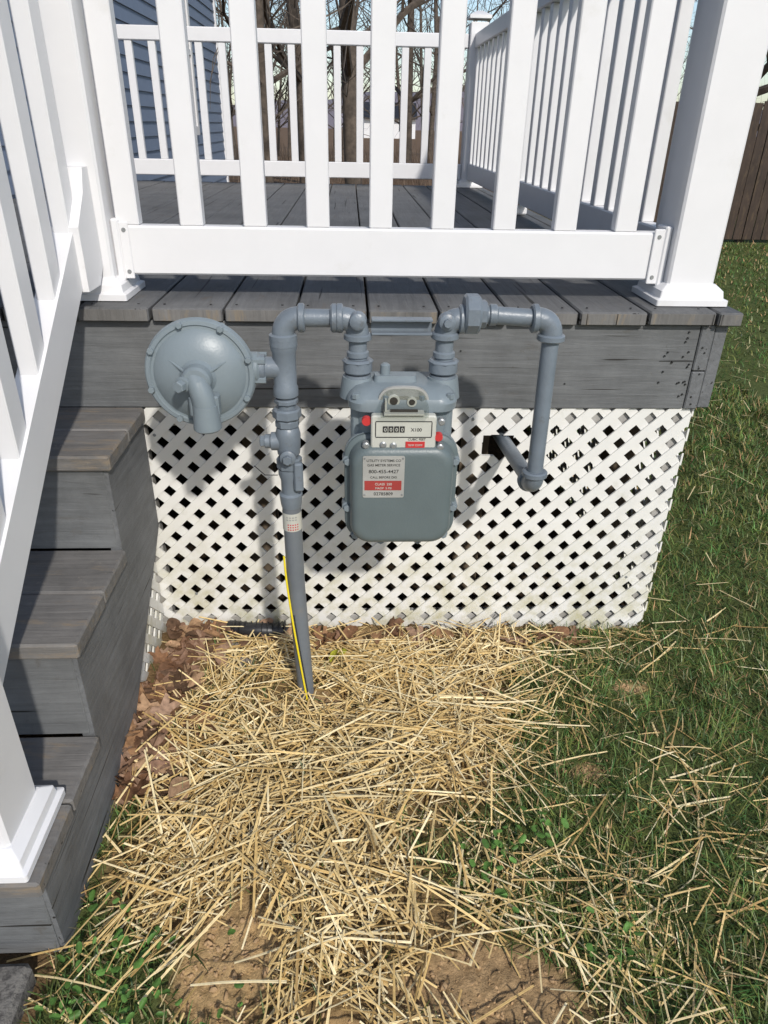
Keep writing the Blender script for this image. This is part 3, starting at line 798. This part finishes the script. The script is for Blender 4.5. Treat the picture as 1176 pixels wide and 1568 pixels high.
wh=empty('white_house'); mb=MB(); mb.box(3,14,170,178,-2,2.5); mb.prismX([(169.5,2.5),(178.5,2.5),(174,5)],3.2,13.8); mb.obj('walls',M_vinyl,wh)
mb=MB(); mb.prismX([(169,2.45),(174,5.3),(179,2.45),(179,2.7),(174,5.6),(169,2.7)],2.7,14.3); mb.obj('roof',M_black,wh)
mb=MB(); 
for xx in (5,8,11): mb.box(xx-.5,xx+.5,169.95,170.02,.2,1.6)
mb.obj('windows',M_glass,wh)
# ------------------------------------------------------------ fence
mb=MB(); xx=3.0
while xx<13:
    mb.box(xx,xx+.135,9.3,9.32,.05,1.86+random.uniform(-.03,.03),.003); xx+=.147
for zz in (.4,1.5): mb.box(3,13,9.32,9.36,zz,zz+.09)
for xx in (3.5,5.9,8.3,10.7): mb.box(xx,xx+.1,9.36,9.46,0,1.95)
mb.obj('wooden_fence',M_fence)
# ------------------------------------------------------------ trees
def tree(name,x,y,r,h,seed,dep=4,z0=-.3,mbs=None,first=.35):
    rd=random.Random(seed); mb=mbs or MB()
    def br(p,d,L,r,lev):
        n=5 if lev==0 else 4; pts=[p];rs=[r];q=p.copy();dd=d.copy()
        kids=[]
        for i in range(n):
            dd=(dd+Vector((rd.gauss(0,.10),rd.gauss(0,.10),rd.gauss(.03,.07)))*(.4 if lev==0 else 1.6)).normalized()
            q=q+dd*L/n; pts.append(q.copy()); rs.append(r*(1-(i+1)/n*(.55 if lev==0 else .75)))
            if lev<dep and (lev>0 or (i+1)/n>=first):
                for k in range(2 if lev else 3): kids.append((q.copy(),dd.copy(),rs[-1]))
        mb.sweep(pts,rs,9 if lev==0 else 5 if lev==1 else 3,cap=False)
        for (p2,d2,r2) in kids:
            a=rd.uniform(0,6.28); t=d2.cross(Vector((math.cos(a),math.sin(a),.3))).normalized()
            nd=(d2*rd.uniform(.3,.8)+t*rd.uniform(.6,1)).normalized()
            br(p2,nd,L*rd.uniform(.35,.6),max(r2*rd.uniform(.35,.6),.008),lev+1)
    br(Vector((x,y,z0)),Vector((rd.gauss(0,.03),rd.gauss(0,.03),1)),h,r,0)
    if mbs is None: return mb.obj(name,M_bark,None,60)
TL=[(.10,14.5,.19,13),(-1.75,15,.13,12),(-1.3,21,.16,14),(1.9,24,.13,12),(8.6,16,.2,12),(12,20,.25,14)]
for i,(tx,ty,tr,th) in enumerate(TL): tree('bare_tree' if i==0 else 'bare_tree.%03d'%i,tx,ty,tr,th,i+3,3,first=.2)
mb=MB()
for i in range(34):
    d=random.uniform(38,85); az=random.uniform(-.25,.75) if i%2 else random.uniform(-.17,.06); tree('',math.sin(az)*d,math.cos(az)*d,random.uniform(.10,.2),random.uniform(9,15),100+i,2,-1,mb,.2)
mb.obj('distant_trees',M_bark,None,60)
n=7000; d=rng.uniform(16,50,n); az=rng.uniform(-.2,.62,n)
x=np.sin(az)*d;y=np.cos(az)*d; LL=rng.uniform(.3,1.5,n)
col=np.array([[.15,.11,.08]])*rng.uniform(.6,1.5,(n,1))
ribbons('undergrowth_brush',x,y,np.full(n,-.7)+rng.uniform(0,.3,n),rng.uniform(0,6.28,n),LL,rng.uniform(.01,.03,n),rng.uniform(.8,1.5,n),rng.uniform(-.3,.6,n),col,M_leaf,.2,3)
xs=np.linspace(-500,700,120);v=[];f=[]
for i,xx in enumerate(xs):
    h=14+5*math.sin(xx*.008+1)+4*math.sin(xx*.023)+1.2*math.sin(xx*.11)
    v+=[(xx,430,-6),(xx,480,h*.6),(xx,560,h),(xx,760,-5)]
for i in range(119):
    for k in range(3): f.append((i*4+k,i*4+k+1,(i+1)*4+k+1,(i+1)*4+k))
mesh_obj('hill',v,f,mat_paint('hill_woods',(.16,.14,.16),.2,.95,.5,.5),None,60)
# ------------------------------------------------------------ camera
f_px=1087.;th=math.radians(28.65);ps=math.radians(3.0);rl=math.radians(1.2)
Fv=Vector((math.sin(ps)*math.cos(th),math.cos(ps)*math.cos(th),-math.sin(th)))
R=Vector((math.cos(ps),-math.sin(ps),0)); U=R.cross(Fv)
R2=R*math.cos(rl)+U*math.sin(rl);U2=U*math.cos(rl)-R*math.sin(rl)
cam=bpy.data.cameras.new('camera');co=bpy.data.objects.new('camera',cam);COL.objects.link(co)
Mx=Matrix((R2,U2,-Fv)).transposed().to_4x4(); Mx.translation=Vector((0,-1.9,1.49)); co.matrix_world=Mx
cam.sensor_fit='VERTICAL';cam.sensor_height=36;cam.sensor_width=27;cam.lens=36*f_px/1568;cam.clip_start=.02;cam.clip_end=3000
scene.camera=co
# ------------------------------------------------------------ light
sd=Vector((.125,-.36,.31)).normalized()
el=math.asin(sd.z); azs=math.atan2(sd.x,sd.y)
sl=bpy.data.lights.new('sun','SUN'); sl.energy=3.5; sl.angle=math.radians(2.2); sl.color=(1,.955,.89)
so=bpy.data.objects.new('sun',sl);COL.objects.link(so); so.rotation_euler=sd.to_track_quat('Z','Y').to_euler(); so.location=(3,-5,6)
w=bpy.data.worlds.new('World');scene.world=w;w.use_nodes=True;nt=w.node_tree
sk=nt.nodes.new('ShaderNodeTexSky');sk.sky_type='NISHITA';sk.sun_disc=False;sk.sun_elevation=el;sk.sun_rotation=azs
bg=nt.nodes['Background'];bg.inputs[1].default_value=.15
nt.links.new(sk.outputs[0],bg.inputs[0])
scene.view_settings.view_transform='Standard';scene.view_settings.look='None';scene.view_settings.exposure=0
